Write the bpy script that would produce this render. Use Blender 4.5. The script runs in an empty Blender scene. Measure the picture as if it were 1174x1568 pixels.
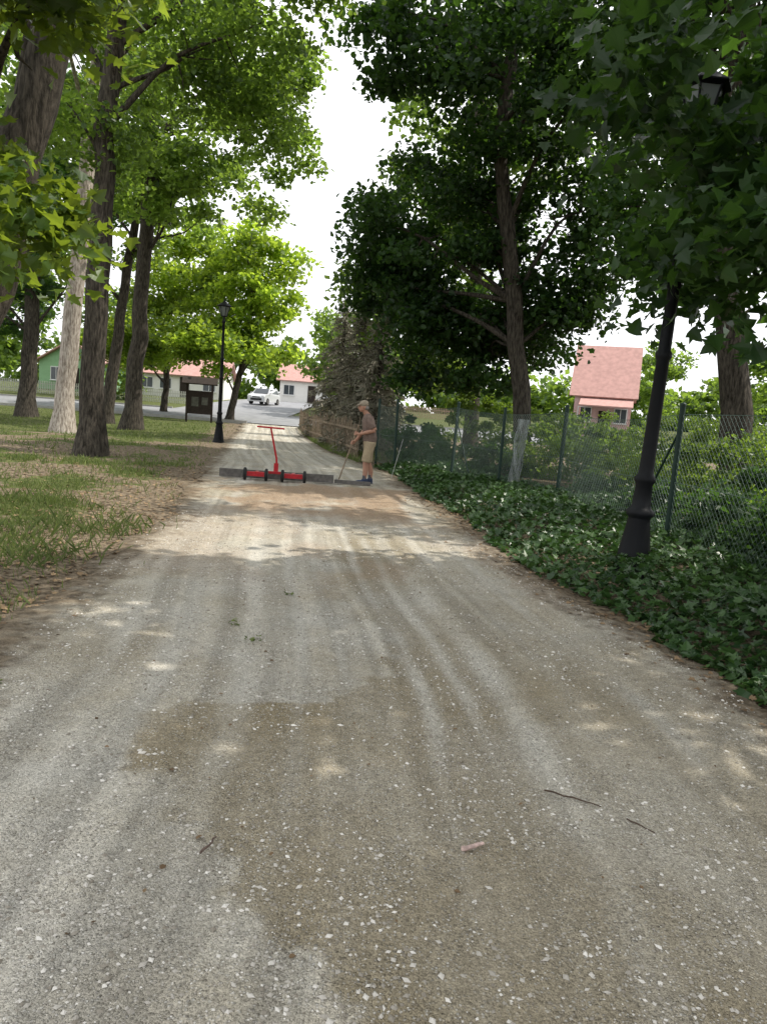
import bpy, math, numpy as np
from mathutils import Matrix, Vector
sc=bpy.context.scene
rng=np.random.default_rng(7)
rad=math.radians
# ------------------------------------------------------------ helpers
def sstep(a,b,x):
    t=np.clip((np.asarray(x,float)-a)/(b-a),0,1); return t*t*(3-2*t)
def _h(i,j,s):
    n=np.sin(i*127.1+j*311.7+s*74.7)*43758.5453
    return n-np.floor(n)
def vnoise(x,y,s=0):
    x=np.asarray(x,float); y=np.asarray(y,float)
    i=np.floor(x); j=np.floor(y); fx=x-i; fy=y-j
    fx=fx*fx*(3-2*fx); fy=fy*fy*(3-2*fy)
    return (_h(i,j,s)*(1-fx)+_h(i+1,j,s)*fx)*(1-fy)+(_h(i,j+1,s)*(1-fx)+_h(i+1,j+1,s)*fx)*fy
def fbm(x,y,s=0,o=4):
    v=0;a=.5;t=0
    for k in range(o):
        v=v+a*vnoise(x*2**k,y*2**k,s+k*13);t+=a;a*=.5
    return v/t
def xl(y): return np.interp(y,[-4,3.8,5,6.7,9.6,13,19,33,47],[-2.3,-2.15,-2.2,-2.5,-2.8,-3.36,-4.4,-6.9,-9.2])
def xr(y): return np.interp(y,[-4,2,4,5.7,6.7,8.5,11.6,15.2,19,22,27,33,47],[2.7,2.55,2.3,1.95,1.75,1.4,1.0,.5,.0,-.9,-2.2,-3.4,-5.8])
def H(x,y):
    x=np.asarray(x,float); y=np.asarray(y,float)
    b=1.9*sstep(36,95,y)
    d=np.maximum(xl(y)-x, x-xr(y))
    m=sstep(.25,1.6,d)*(1-sstep(40,60,y))
    return b+m*((fbm(x*.5,y*.5,3)-.5)*.22+.06)
class MB:
    def __init__(s): s.V=[];s.L=[];s.S=[];s.M=[];s.T=[];s.n=0;s.sm=[]
    def add(s,v,f,mat=0,tint=.5,smooth=False):
        v=np.asarray(v,float).reshape(-1,3); f=np.asarray(f,int)
        if f.ndim==1: f=f[None]
        s.V.append(v); s.L.append((f+s.n).ravel()); s.S.append(np.full(len(f),f.shape[1])); s.M.append(np.full(len(f),mat))
        s.T.append(np.broadcast_to(np.asarray(tint,float),(len(f),)).copy()); s.sm.append(np.full(len(f),smooth)); s.n+=len(v)
    def obj(s,name,mats,loc=(0,0,0),parent=None,vattr=None):
        V=np.concatenate(s.V)-np.array(loc); L=np.concatenate(s.L); S=np.concatenate(s.S)
        me=bpy.data.meshes.new(name); me.vertices.add(len(V)); me.vertices.foreach_set('co',V.ravel().astype(np.float32))
        me.loops.add(len(L)); me.loops.foreach_set('vertex_index',L.astype(np.int32))
        me.polygons.add(len(S)); st=np.concatenate([[0],np.cumsum(S)[:-1]])
        me.polygons.foreach_set('loop_start',st.astype(np.int32))
        me.polygons.foreach_set('material_index',np.concatenate(s.M).astype(np.int32))
        me.polygons.foreach_set('use_smooth',np.concatenate(s.sm))
        for m in mats: me.materials.append(m)
        a=me.attributes.new('tint','FLOAT','FACE'); a.data.foreach_set('value',np.concatenate(s.T).astype(np.float32))
        if vattr:
            for k,arr in vattr.items():
                a=me.attributes.new(k,'FLOAT','POINT'); a.data.foreach_set('value',np.asarray(arr,np.float32))
        me.update(calc_edges=True); me.validate()
        o=bpy.data.objects.new(name,me); sc.collection.objects.link(o); o.location=loc
        if parent: o.parent=parent
        return o
def empty(name,loc=(0,0,0),rz=0):
    e=bpy.data.objects.new(name,None); sc.collection.objects.link(e); e.location=loc; e.rotation_euler=(0,0,rz); e.empty_display_size=.3; return e
def tube(pts,radii,sides=8,cap=True,jit=0,rg=None,flat=None):
    pts=np.asarray(pts,float); n=len(pts); radii=np.broadcast_to(np.asarray(radii,float),(n,))
    tan=np.gradient(pts,axis=0); tan/=np.linalg.norm(tan,axis=1)[:,None]+1e-9
    ref=np.array([0,0,1.]) if abs(tan[0][2])<.9 else np.array([1.,0,0])
    V=[]
    a=np.linspace(0,2*np.pi,sides,endpoint=False)
    u=np.cross(tan[0],ref); u/=np.linalg.norm(u)
    for i in range(n):
        u=u-tan[i]*np.dot(u,tan[i]); u/=np.linalg.norm(u)+1e-9; w=np.cross(tan[i],u)
        r=radii[i]*np.ones(sides)
        if jit and rg is not None: r=r*(1+jit*(rg.random(sides)-.5))
        V.append(pts[i]+(np.cos(a)*r)[:,None]*u+(np.sin(a)*r)[:,None]*w)
    V=np.concatenate(V)
    F=[]
    for i in range(n-1):
        k=np.arange(sides); k2=(k+1)%sides
        F.append(np.stack([i*sides+k,i*sides+k2,(i+1)*sides+k2,(i+1)*sides+k],1))
    return V,np.concatenate(F),sides,n
def addtube(mb,pts,radii,sides=8,mat=0,jit=0,rg=None,smooth=True,tint=.5):
    V,F,s,n=tube(pts,radii,sides,jit=jit,rg=rg)
    k0=mb.n; mb.add(V,F,mat,tint,smooth)
    mb.add(V[:s][::-1],np.arange(s),mat,tint); mb.add(V[-s:],np.arange(s),mat,tint)
def lathe(mb,prof,c=(0,0,0),sides=16,mat=0,smooth=True,rot=0):
    c=np.array(c,float); a=np.linspace(0,2*np.pi,sides,endpoint=False)+rot
    V=np.concatenate([np.stack([c[0]+r*np.cos(a),c[1]+r*np.sin(a),np.full(sides,c[2]+z)],1) for r,z in prof])
    k=np.arange(sides);k2=(k+1)%sides
    F=np.concatenate([np.stack([i*sides+k,i*sides+k2,(i+1)*sides+k2,(i+1)*sides+k],1) for i in range(len(prof)-1)])
    mb.add(V,F,mat,.5,smooth)
    mb.add(V[:sides][::-1],np.arange(sides),mat); mb.add(V[-sides:],np.arange(sides),mat)
BF=np.array([[0,3,2,1],[4,5,6,7],[0,1,5,4],[1,2,6,5],[2,3,7,6],[3,0,4,7]])
def box(mb,c,s,mat=0,R=None,tint=.5,taper=1):
    v=np.array([[-1,-1,-1],[1,-1,-1],[1,1,-1],[-1,1,-1],[-1,-1,1],[1,-1,1],[1,1,1],[-1,1,1]],float)*.5
    v[4:,:2]*=taper
    v=v*np.array(s)
    if R is not None: v=v@np.array(R.to_3x3()).T
    mb.add(v+np.array(c),BF,mat,tint)
# leaf templates
MAPLE=(np.array([(0,0,0),(0,1,-.05),(.2,.0,.03),(.48,.1,.08),(.33,.27,.05),(.62,.55,.1),(.27,.52,.04),(.2,.7,.03),
   (-.2,.0,.03),(-.48,.1,.08),(-.33,.27,.05),(-.62,.55,.1),(-.27,.52,.04),(-.2,.7,.03)]),np.array([[0,2,3,4,5,6,7,1],[0,1,13,12,11,10,9,8]]))
LEAF=(np.array([(0,0,0),(0,1,-.08),(.34,.22,.1),(.36,.62,.08),(-.34,.22,.1),(-.36,.62,.08)]),np.array([[0,2,3,1],[0,1,5,4]]))
QUAD=(np.array([(0,-.1,0),(.42,.4,.08),(0,1,0),(-.42,.45,-.06)]),np.array([[0,1,2,3]]))
NEED=(np.array([(0,0,0),(.1,.35,0),(0,1,-.1),(-.1,.3,0)]),np.array([[0,1,2,3]]))
def scatter(mb,P,size,tmpl,mat,tint,rg,up=1.0,nrm=None,tang=None):
    n=len(P)
    if n==0: return
    N=rg.normal(size=(n,3)); N/=np.linalg.norm(N,axis=1)[:,None]
    N=N*1.0+np.array([0,0,up])
    if nrm is not None: N=N+nrm
    N/=np.linalg.norm(N,axis=1)[:,None]+1e-9
    T=rg.normal(size=(n,3)) if tang is None else tang+rg.normal(size=(n,3))*.25
    T-=N*np.sum(T*N,1)[:,None]; T/=np.linalg.norm(T,axis=1)[:,None]+1e-9
    B=np.cross(T,N)
    tv,tf=tmpl; k=len(tv)
    size=np.broadcast_to(np.asarray(size,float),(n,))
    V=P[:,None,:]+size[:,None,None]*(tv[None,:,0,None]*B[:,None,:]+tv[None,:,1,None]*T[:,None,:]+tv[None,:,2,None]*N[:,None,:])
    F=(tf[None]+(np.arange(n)*k)[:,None,None]).reshape(-1,tf.shape[1])
    mb.add(V.reshape(-1,3),F,mat,np.repeat(np.broadcast_to(tint,(n,)),len(tf)))
# ------------------------------------------------------------ materials
def mat(name,col=(.5,.5,.5),rough=.8,metal=0,noise=0,nscale=5,bump=0,bscale=20,col2=None,spec=.3):
    m=bpy.data.materials.new(name); m.use_nodes=True; nt=m.node_tree; b=nt.nodes['Principled BSDF']
    b.inputs['Base Color'].default_value=(*col,1); b.inputs['Roughness'].default_value=rough; b.inputs['Metallic'].default_value=metal
    b.inputs['Specular IOR Level'].default_value=spec
    tc=nt.nodes.new('ShaderNodeTexCoord')
    if noise or col2:
        n=nt.nodes.new('ShaderNodeTexNoise'); n.inputs['Scale'].default_value=nscale; n.inputs['Detail'].default_value=6
        nt.links.new(tc.outputs['Object'],n.inputs['Vector'])
        r=nt.nodes.new('ShaderNodeValToRGB'); c2=col2 or tuple(c*(1-noise) for c in col)
        r.color_ramp.elements[0].position=.35; r.color_ramp.elements[1].position=.65
        r.color_ramp.elements[0].color=(*c2,1); r.color_ramp.elements[1].color=(*col,1)
        nt.links.new(n.outputs[0],r.inputs[0]); nt.links.new(r.outputs[0],b.inputs['Base Color'])
    if bump:
        n=nt.nodes.new('ShaderNodeTexNoise'); n.inputs['Scale'].default_value=bscale; n.inputs['Detail'].default_value=5
        nt.links.new(tc.outputs['Object'],n.inputs['Vector'])
        bp=nt.nodes.new('ShaderNodeBump'); bp.inputs['Strength'].default_value=bump; bp.inputs['Distance'].default_value=.02
        nt.links.new(n.outputs[0],bp.inputs['Height']); nt.links.new(bp.outputs[0],b.inputs['Normal'])
    return m
def leafmat(name,dark,light,tr,trw=.45,rough=.45):
    m=bpy.data.materials.new(name); m.use_nodes=True; nt=m.node_tree; b=nt.nodes['Principled BSDF']; out=nt.nodes['Material Output']
    at=nt.nodes.new('ShaderNodeAttribute'); at.attribute_name='tint'
    r=nt.nodes.new('ShaderNodeValToRGB'); r.color_ramp.elements[0].color=(*dark,1); r.color_ramp.elements[1].color=(*light,1)
    nt.links.new(at.outputs['Fac'],r.inputs[0]); nt.links.new(r.outputs[0],b.inputs['Base Color'])
    b.inputs['Roughness'].default_value=rough; b.inputs['Specular IOR Level'].default_value=.4
    if trw<=0: return m
    t=nt.nodes.new('ShaderNodeBsdfTranslucent')
    r2=nt.nodes.new('ShaderNodeValToRGB'); r2.color_ramp.elements[0].color=(*[c*.5 for c in tr],1); r2.color_ramp.elements[1].color=(*tr,1)
    nt.links.new(at.outputs['Fac'],r2.inputs[0]); nt.links.new(r2.outputs[0],t.inputs[0])
    mx=nt.nodes.new('ShaderNodeMixShader'); mx.inputs[0].default_value=trw
    nt.links.new(b.outputs[0],mx.inputs[1]); nt.links.new(t.outputs[0],mx.inputs[2]); nt.links.new(mx.outputs[0],out.inputs[0])
    return m
def barkmat(name,c1,c2):
    m=bpy.data.materials.new(name); m.use_nodes=True; nt=m.node_tree; b=nt.nodes['Principled BSDF']; b.inputs['Roughness'].default_value=.9
    b.inputs['Specular IOR Level'].default_value=.15
    tc=nt.nodes.new('ShaderNodeTexCoord'); mp=nt.nodes.new('ShaderNodeMapping'); mp.inputs['Scale'].default_value=(14,14,2.6)
    nt.links.new(tc.outputs['Object'],mp.inputs[0])
    n=nt.nodes.new('ShaderNodeTexNoise'); n.inputs['Scale'].default_value=1.6; n.inputs['Detail'].default_value=8; n.inputs['Roughness'].default_value=.65
    nt.links.new(mp.outputs[0],n.inputs[0])
    r=nt.nodes.new('ShaderNodeValToRGB'); r.color_ramp.elements[0].position=.38; r.color_ramp.elements[1].position=.62
    r.color_ramp.elements[0].color=(*c1,1); r.color_ramp.elements[1].color=(*c2,1)
    nt.links.new(n.outputs[0],r.inputs[0]); nt.links.new(r.outputs[0],b.inputs[0])
    bp=nt.nodes.new('ShaderNodeBump'); bp.inputs['Strength'].default_value=.9; bp.inputs['Distance'].default_value=.05
    nt.links.new(n.outputs[0],bp.inputs['Height']); nt.links.new(bp.outputs[0],b.inputs['Normal'])
    return m
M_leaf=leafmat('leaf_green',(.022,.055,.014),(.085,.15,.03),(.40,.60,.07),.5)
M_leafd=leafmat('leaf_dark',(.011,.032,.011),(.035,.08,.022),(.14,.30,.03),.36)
M_leafm=leafmat('leaf_maple',(.016,.042,.012),(.05,.10,.02),(.40,.54,.04),.42)
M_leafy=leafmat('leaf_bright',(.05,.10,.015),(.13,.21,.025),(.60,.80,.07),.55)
M_leafs=leafmat('leaf_shrub',(.03,.07,.015),(.09,.16,.025),(.36,.54,.05),.45)
M_ivy=leafmat('ivy_leaf',(.016,.045,.013),(.065,.13,.035),(.08,.18,.03),.2,.35)
M_grass=leafmat('grass_blade',(.05,.08,.02),(.17,.2,.07),(.26,.36,.07),.35,.6)
M_spruce=leafmat('spruce_needles',(.14,.145,.10),(.30,.27,.21),(.12,.12,.07),.15,.7)
M_bark=barkmat('bark',(.022,.019,.015),(.095,.082,.066))
M_barksun=barkmat('bark_light_sunlit',(.2,.165,.135),(.56,.5,.44))  # pale bark, whitened further so its colour carries the sun on the trunk
M_litter=leafmat('dry_leaf',(.10,.06,.03),(.36,.25,.14),(.2,.12,.05),.15,.7)
M_iron=mat('lamp_iron',(.006,.007,.009),.6,.0,noise=.3,nscale=8,bump=.1,bscale=60,spec=.22)
M_glass=mat('lamp_glass',(.17,.19,.18),.25)
M_redpaint=mat('red_paint',(.5,.02,.03),.45,noise=.3,nscale=30)
M_rubber=mat('rubber',(.02,.02,.02),.8)
M_steel=mat('steel',(.16,.15,.14),.6,.2,noise=.4,nscale=15,bump=.2)
M_wood=mat('weathered_wood',(.30,.23,.16),.85,noise=.55,nscale=9,bump=.5,bscale=30)
M_dwood=mat('dark_wood',(.035,.025,.02),.8,noise=.4,nscale=9)
M_post=mat('fence_green',(.012,.035,.025),.5,noise=.2)
M_wire=mat('galvanised_wire',(.34,.37,.36),.4,.6)
M_wireg=mat('green_wire',(.11,.155,.135),.45,.2)
# ------------------------------------------------------------ world / sun / camera
w=bpy.data.worlds.new("World"); sc.world=w; w.use_nodes=True
nt=w.node_tree; bg=nt.nodes['Background']; s=nt.nodes.new('ShaderNodeTexSky'); s.sky_type='NISHITA'; s.sun_disc=False
EL,AZ=rad(54),rad(82)
s.sun_elevation=EL; s.sun_rotation=AZ; s.dust_density=2.5; s.air_density=1
tc=nt.nodes.new('ShaderNodeTexCoord'); n=nt.nodes.new('ShaderNodeTexNoise'); n.inputs['Scale'].default_value=1.7; n.inputs['Detail'].default_value=6
nt.links.new(tc.outputs['Generated'],n.inputs[0])
r=nt.nodes.new('ShaderNodeMapRange'); r.inputs[1].default_value=.35; r.inputs[2].default_value=.6; r.inputs[3].default_value=.7; r.inputs[4].default_value=.97
nt.links.new(n.outputs[0],r.inputs[0])
mx=nt.nodes.new('ShaderNodeMix'); mx.data_type='RGBA'; nt.links.new(r.outputs[0],mx.inputs[0]); nt.links.new(s.outputs[0],mx.inputs[6]); mx.inputs[7].default_value=(11.0,11.1,11.3,1)
nt.links.new(mx.outputs[2],bg.inputs[0]); bg.inputs[1].default_value=.15
L=bpy.data.lights.new('sun','SUN'); L.energy=5; L.angle=rad(.5); L.color=(1,.94,.84); lo=bpy.data.objects.new('sun',L); sc.collection.objects.link(lo)
d=Vector((math.sin(AZ)*math.cos(EL),math.cos(AZ)*math.cos(EL),math.sin(EL)))
lo.rotation_euler=d.to_track_quat('Z','Y').to_euler(); lo.location=(20,3,30)
cam=bpy.data.cameras.new("camera"); co=bpy.data.objects.new("camera",cam); sc.collection.objects.link(co)
cam.sensor_fit='VERTICAL'; cam.sensor_height=36; cam.lens=26; cam.clip_end=5000; cam.clip_start=.05
co.matrix_world=Matrix.Translation((0,0,1.55))@Matrix.Rotation(rad(90-7.65),4,'X')@Matrix.Rotation(rad(4.3),4,'Z')
sc.camera=co
sc.view_settings.view_transform='Standard'; sc.view_settings.look='None'; sc.view_settings.exposure=0
# ------------------------------------------------------------ ground
def nonuni(lo,hi,step,far,g=1.25):
    a=list(np.arange(lo,hi+1e-6,step)); s_=step
    while a[-1]<far[1]: s_*=g; a.append(a[-1]+s_)
    s_=step
    while a[0]>far[0]: s_*=g; a.insert(0,a[0]-s_)
    return np.array(a)
def grid(xs,ys,zf):
    X,Y=np.meshgrid(xs,ys); Z=zf(X,Y); V=np.stack([X,Y,Z],-1).reshape(-1,3)
    nx,ny=len(xs),len(ys); i=np.arange(nx-1); j=np.arange(ny-1); I,J=np.meshgrid(i,j); k=(J*nx+I).ravel()
    return V,np.stack([k,k+1,k+1+nx,k+nx],1)
def bare(x,y): return np.maximum(sstep(.52,.64,fbm(x*.45+9,y*.6,8)),.9*sstep(.55,.64,fbm(x*1.3+2,y*1.6,18)))
xs=nonuni(-16,12,.22,(-900,900)); ys=nonuni(-4,50,.22,(-500,1500))
V,F=grid(xs,ys,H)
gx,gy=V[:,0],V[:,1]
dl=xl(gy)-gx; dr=gx-xr(gy); 
gdirt=1-sstep(.15,1.9,dl+ (fbm(gx*1.2,gy*.8,5)-.5)*2.2)
gdirt=np.where(gx>xr(gy),1-sstep(0,60,gy-22),gdirt); gdirt=np.where(gy>48,0,gdirt)
gdirt=np.maximum(gdirt, bare(gx,gy)*(gy<24)*(gx<0)*.9)
mb=MB(); mb.add(V,F,0,.5,True)
def groundmat():
    m=bpy.data.materials.new('ground_soil_grass'); m.use_nodes=True; nt=m.node_tree; b=nt.nodes['Principled BSDF']; b.inputs['Roughness'].default_value=.95; b.inputs['Specular IOR Level'].default_value=.1
    tc=nt.nodes.new('ShaderNodeTexCoord')
    def noi(sc_,det=6):
        n=nt.nodes.new('ShaderNodeTexNoise'); n.inputs['Scale'].default_value=sc_; n.inputs['Detail'].default_value=det; nt.links.new(tc.outputs['Object'],n.inputs[0]); return n
    def ramp(src,p0,c0,p1,c1):
        r=nt.nodes.new('ShaderNodeValToRGB'); r.color_ramp.elements[0].position=p0; r.color_ramp.elements[1].position=p1
        r.color_ramp.elements[0].color=(*c0,1); r.color_ramp.elements[1].color=(*c1,1); nt.links.new(src,r.inputs[0]); return r
    n1=noi(9); g=ramp(n1.outputs[0],.35,(.045,.065,.02),.68,(.15,.16,.06))
    n2=noi(14); dcol=ramp(n2.outputs[0],.35,(.06,.045,.032),.65,(.27,.215,.15))
    at=nt.nodes.new('ShaderNodeAttribute'); at.attribute_name='dirt'
    n3=noi(5); ad=nt.nodes.new('ShaderNodeMath'); ad.operation='ADD'; nt.links.new(at.outputs['Fac'],ad.inputs[0]); nt.links.new(n3.outputs[0],ad.inputs[1])
    fr=ramp(ad.outputs[0],.75,(0,0,0),1.0,(1,1,1))
    mx=nt.nodes.new('ShaderNodeMix'); mx.data_type='RGBA'; nt.links.new(fr.outputs[0],mx.inputs[0]); nt.links.new(g.outputs[0],mx.inputs[6]); nt.links.new(dcol.outputs[0],mx.inputs[7])
    nt.links.new(mx.outputs[2],b.inputs[0])
    n4=noi(40); bp=nt.nodes.new('ShaderNodeBump'); bp.inputs['Strength'].default_value=.8; bp.inputs['Distance'].default_value=.03
    nt.links.new(n4.outputs[0],bp.inputs['Height']); nt.links.new(bp.outputs[0],b.inputs['Normal'])
    return m
mb.obj('ground',[groundmat()],vattr={'dirt':gdirt})
# ------------------------------------------------------------ gravel path
us=np.linspace(0,1,200)
yy=[-3.]; st=.12
while yy[-1]<48:
    y0=yy[-1]; st=.12 if y0<1.2 else max(.022,.0055*y0) ; yy.append(y0+st)
yy=np.array(yy)
U,Yg=np.meshgrid(us,yy)
eL=xl(Yg)-.12+(fbm(Yg*1.3,Yg*0,21)-.5)*.5+(fbm(Yg*6,Yg*0,22)-.5)*.16
eR=xr(Yg)+.12+(fbm(Yg*1.3,Yg*0,23)-.5)*.4+(fbm(Yg*6,Yg*0,24)-.5)*.14
Xg=eL+(eR-eL)*U
sx=Xg-(xl(Yg)+xr(Yg))/2
tr=np.zeros_like(sx)
for c,wd,a in [(-1.25,.10,.8),(-.78,.09,1.1),(-.45,.05,.9),(-.2,.04,.6),(.22,.05,.8),(.45,.05,.8),(.68,.10,1.2),(1.08,.08,.8),(1.45,.07,.7),(-1.6,.08,.5)]:
    cc=c+.1*(fbm(Yg*.35,Yg*0+c,31)-.5)*2
    tr+=a*np.exp(-((sx-cc)/wd)**2)*np.clip(2.2*fbm(Yg*.7+c*7,Yg*0+c,33)-.45,0,1.3)
tr*=.4+1.1*fbm(sx*9,Yg*2.0,35)
tr*=.3+.7*sstep(2.4,4.2,Yg)
fine=fbm(sx*13+(fbm(Yg*.6,sx*2,3))*1.2,Yg*.35,36,3)
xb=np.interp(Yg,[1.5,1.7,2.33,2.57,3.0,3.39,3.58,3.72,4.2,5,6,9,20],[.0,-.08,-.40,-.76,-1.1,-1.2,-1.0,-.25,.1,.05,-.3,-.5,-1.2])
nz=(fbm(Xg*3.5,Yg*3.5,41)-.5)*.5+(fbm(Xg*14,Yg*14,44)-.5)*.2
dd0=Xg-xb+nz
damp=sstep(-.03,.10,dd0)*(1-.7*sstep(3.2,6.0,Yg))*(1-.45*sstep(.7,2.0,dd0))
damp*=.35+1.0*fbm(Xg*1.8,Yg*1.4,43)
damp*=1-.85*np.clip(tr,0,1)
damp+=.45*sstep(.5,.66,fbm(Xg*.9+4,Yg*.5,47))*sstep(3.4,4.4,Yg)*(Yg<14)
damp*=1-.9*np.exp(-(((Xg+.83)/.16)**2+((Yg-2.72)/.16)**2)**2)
sand=sstep(.44,.62,fbm(Xg*1.1,Yg*.9,81)+.12*(1-abs(sx)/2))*sstep(9.6,11,Yg)*(1-sstep(14.4,15.0,Yg))
sand=np.maximum(sand,.4*sstep(.45,.6,fbm(Xg*1.3,Yg*.7,82))*sstep(5.5,7,Yg)*(Yg<11))
zz=H(Xg*0-999+(xl(Yg)+xr(Yg))/2+999,Yg)+.008+.03*sstep(34,42,Yg)
zz=zz-.012*np.clip(tr,0,1)+(fine-.5)*.016+(fbm(Xg*2,Yg*2,48)-.5)*.02+(fbm(Xg*11,Yg*11,49,2)-.5)*.009
zz=zz+.03*sand*sstep(11,13,Yg)*fbm(Xg*5,Yg*5,83)
edge=np.minimum(U,1-U)*(eR-eL)
zz=zz-.012*(1-sstep(0,.12,edge))+.014
V=np.stack([Xg,Yg,zz],-1).reshape(-1,3); nx=len(us); ny=len(yy)
I,J=np.meshgrid(np.arange(nx-1),np.arange(ny-1)); k=(J*nx+I).ravel(); F=np.stack([k,k+1,k+1+nx,k+nx],1)
def pathmat():
    m=bpy.data.materials.new('gravel_path'); m.use_nodes=True; nt=m.node_tree; b=nt.nodes['Principled BSDF']; b.inputs['Roughness'].default_value=1; b.inputs['Specular IOR Level'].default_value=.04
    tc=nt.nodes.new('ShaderNodeTexCoord')
    def noi(sc_,det=6,ro=.6):
        n=nt.nodes.new('ShaderNodeTexNoise'); n.inputs['Scale'].default_value=sc_; n.inputs['Detail'].default_value=det; n.inputs['Roughness'].default_value=ro; nt.links.new(tc.outputs['Object'],n.inputs[0]); return n
    def attr(a): x=nt.nodes.new('ShaderNodeAttribute'); x.attribute_name=a; return x
    def mix(f,a,b_,bt='MIX'):
        x=nt.nodes.new('ShaderNodeMix'); x.data_type='RGBA'; x.blend_type=bt
        for sock,v in ((0,f),(6,a),(7,b_)):
            if isinstance(v,(int,float)): x.inputs[sock].default_value=v
            elif isinstance(v,tuple): x.inputs[sock].default_value=(*v,1)
            else: nt.links.new(v,x.inputs[sock])
        return x.outputs[2]
    def mr(src,a,b_,c,d_):
        x=nt.nodes.new('ShaderNodeMapRange'); x.inputs[1].default_value=a; x.inputs[2].default_value=b_; x.inputs[3].default_value=c; x.inputs[4].default_value=d_; nt.links.new(src,x.inputs[0]); return x.outputs[0]
    def mul(a,b_):
        x=nt.nodes.new('ShaderNodeMath'); x.operation='MULTIPLY'; nt.links.new(a,x.inputs[0]); nt.links.new(b_,x.inputs[1]); return x.outputs[0]
    n1=noi(1.3); base=mix(mr(n1.outputs[0],.35,.65,0,1),(.43,.39,.31),(.49,.465,.405))
    fi=attr('fine'); base=mix(.9,base,mr(fi.outputs['Fac'],.3,.7,.78,1.16),'MULTIPLY')
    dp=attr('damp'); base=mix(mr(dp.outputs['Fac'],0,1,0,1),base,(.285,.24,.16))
    tk=attr('track'); base=mix(mr(tk.outputs['Fac'],.12,.8,0,.65),base,(.60,.575,.51))
    sd=attr('sand'); base=mix(mr(sd.outputs['Fac'],0,1,0,.8),base,(.34,.235,.15))
    wn=noi(30,3); wv=nt.nodes.new('ShaderNodeVectorMath'); wv.operation='SCALE'; wv.inputs['Scale'].default_value=.012; nt.links.new(wn.outputs['Color'],wv.inputs[0])
    wa=nt.nodes.new('ShaderNodeVectorMath'); wa.operation='ADD'; nt.links.new(tc.outputs['Object'],wa.inputs[0]); nt.links.new(wv.outputs[0],wa.inputs[1])
    v=nt.nodes.new('ShaderNodeTexVoronoi'); v.inputs['Scale'].default_value=88; nt.links.new(wa.outputs[0],v.inputs['Vector'])
    sp=nt.nodes.new('ShaderNodeSeparateColor'); nt.links.new(v.outputs['Color'],sp.inputs[0])
    n6=noi(3.5,4); den=mr(n6.outputs[0],.38,.6,.4,1)
    rnd=mul(mr(v.outputs['Distance'],.30,.50,1,0),den)
    base=mix(mul(mr(sp.outputs[0],.5,.95,0,.68),rnd),base,(.72,.70,.65))
    base=mix(mul(mr(sp.outputs[1],.62,.95,0,.68),rnd),base,(.14,.125,.10))
    v2=nt.nodes.new('ShaderNodeTexVoronoi'); v2.inputs['Scale'].default_value=210; nt.links.new(wa.outputs[0],v2.inputs['Vector'])
    sp2=nt.nodes.new('ShaderNodeSeparateColor'); nt.links.new(v2.outputs['Color'],sp2.inputs[0])
    base=mix(.85,base,mr(sp2.outputs[0],0,1,.66,1.32),'MULTIPLY')
    n5=noi(26,6,.75); base=mix(.8,base,mr(n5.outputs[0],.3,.7,.76,1.22),'MULTIPLY')
    ed=attr('edge'); n3=noi(6); ad=nt.nodes.new('ShaderNodeMath'); ad.operation='SUBTRACT'; nt.links.new(n3.outputs[0],ad.inputs[0]); nt.links.new(ed.outputs['Fac'],ad.inputs[1])
    n4=noi(14); dcol=mix(mr(n4.outputs[0],.35,.65,0,1),(.08,.06,.042),(.25,.2,.14))
    base=mix(mr(ad.outputs[0],.0,.38,0,.9),base,dcol)
    nt.links.new(base,b.inputs[0])
    ht=nt.nodes.new('ShaderNodeMath'); ht.operation='ADD'
    nt.links.new(rnd,ht.inputs[0]); nt.links.new(n5.outputs[0],ht.inputs[1])
    h2=nt.nodes.new('ShaderNodeMath'); h2.operation='ADD'; nt.links.new(ht.outputs[0],h2.inputs[0]); nt.links.new(mr(v2.outputs['Distance'],0,.6,.5,0),h2.inputs[1])
    bp=nt.nodes.new('ShaderNodeBump'); bp.inputs['Strength'].default_value=.9; bp.inputs['Distance'].default_value=.008
    nt.links.new(h2.outputs[0],bp.inputs['Height']); nt.links.new(bp.outputs[0],b.inputs['Normal'])
    return m
mb=MB(); mb.add(V,F,0,.5,True)
mb.obj('gravel_path',[pathmat()],vattr={'damp':np.clip(damp,0,1).ravel(),'track':np.clip(tr,0,1).ravel(),'edge':np.clip(edge/.9,0,1).ravel(),'fine':fine.ravel(),'sand':np.clip(sand,0,1).ravel()})
# loose stones
N=44000
y=1.2+8.8*rng.random(N)**1.7; x=xl(y)+.05+(xr(y)-xl(y)-.1)*rng.random(N)
keep=rng.random(N)<(.2+1.1*sstep(.4,.62,fbm(x*2.2,y*2.2,51)))
x,y=x[keep],y[keep]; n_=len(x)
OCT=np.array([(1,0,0),(-1,0,0),(0,1,0),(0,-1,0),(0,0,1),(0,0,-1)],float)
OF=np.array([[0,2,4],[2,1,4],[1,3,4],[3,0,4],[2,0,5],[1,2,5],[3,1,5],[0,3,5]])
sz=.0024+.0070*rng.random(n_)**3.2+.0008*rng.random(n_)
ang=rng.random(n_)*6.28
v=OCT[None]*(sz[:,None,None])*(1+.5*(rng.random((n_,6,1))-.5))*np.stack([1+rng.random(n_)*.7,np.ones(n_),.5+.35*rng.random(n_)],1)[:,None,:]
c_,s_=np.cos(ang)[:,None],np.sin(ang)[:,None]
vx=v[...,0]*c_-v[...,1]*s_; vy=v[...,0]*s_+v[...,1]*c_
jj=np.clip(np.searchsorted(yy,y),1,len(yy)-1); uu=np.clip(((x-eL[jj,0])/(eR[jj,0]-eL[jj,0])*(len(us)-1)).round().astype(int),0,len(us)-1)
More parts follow.
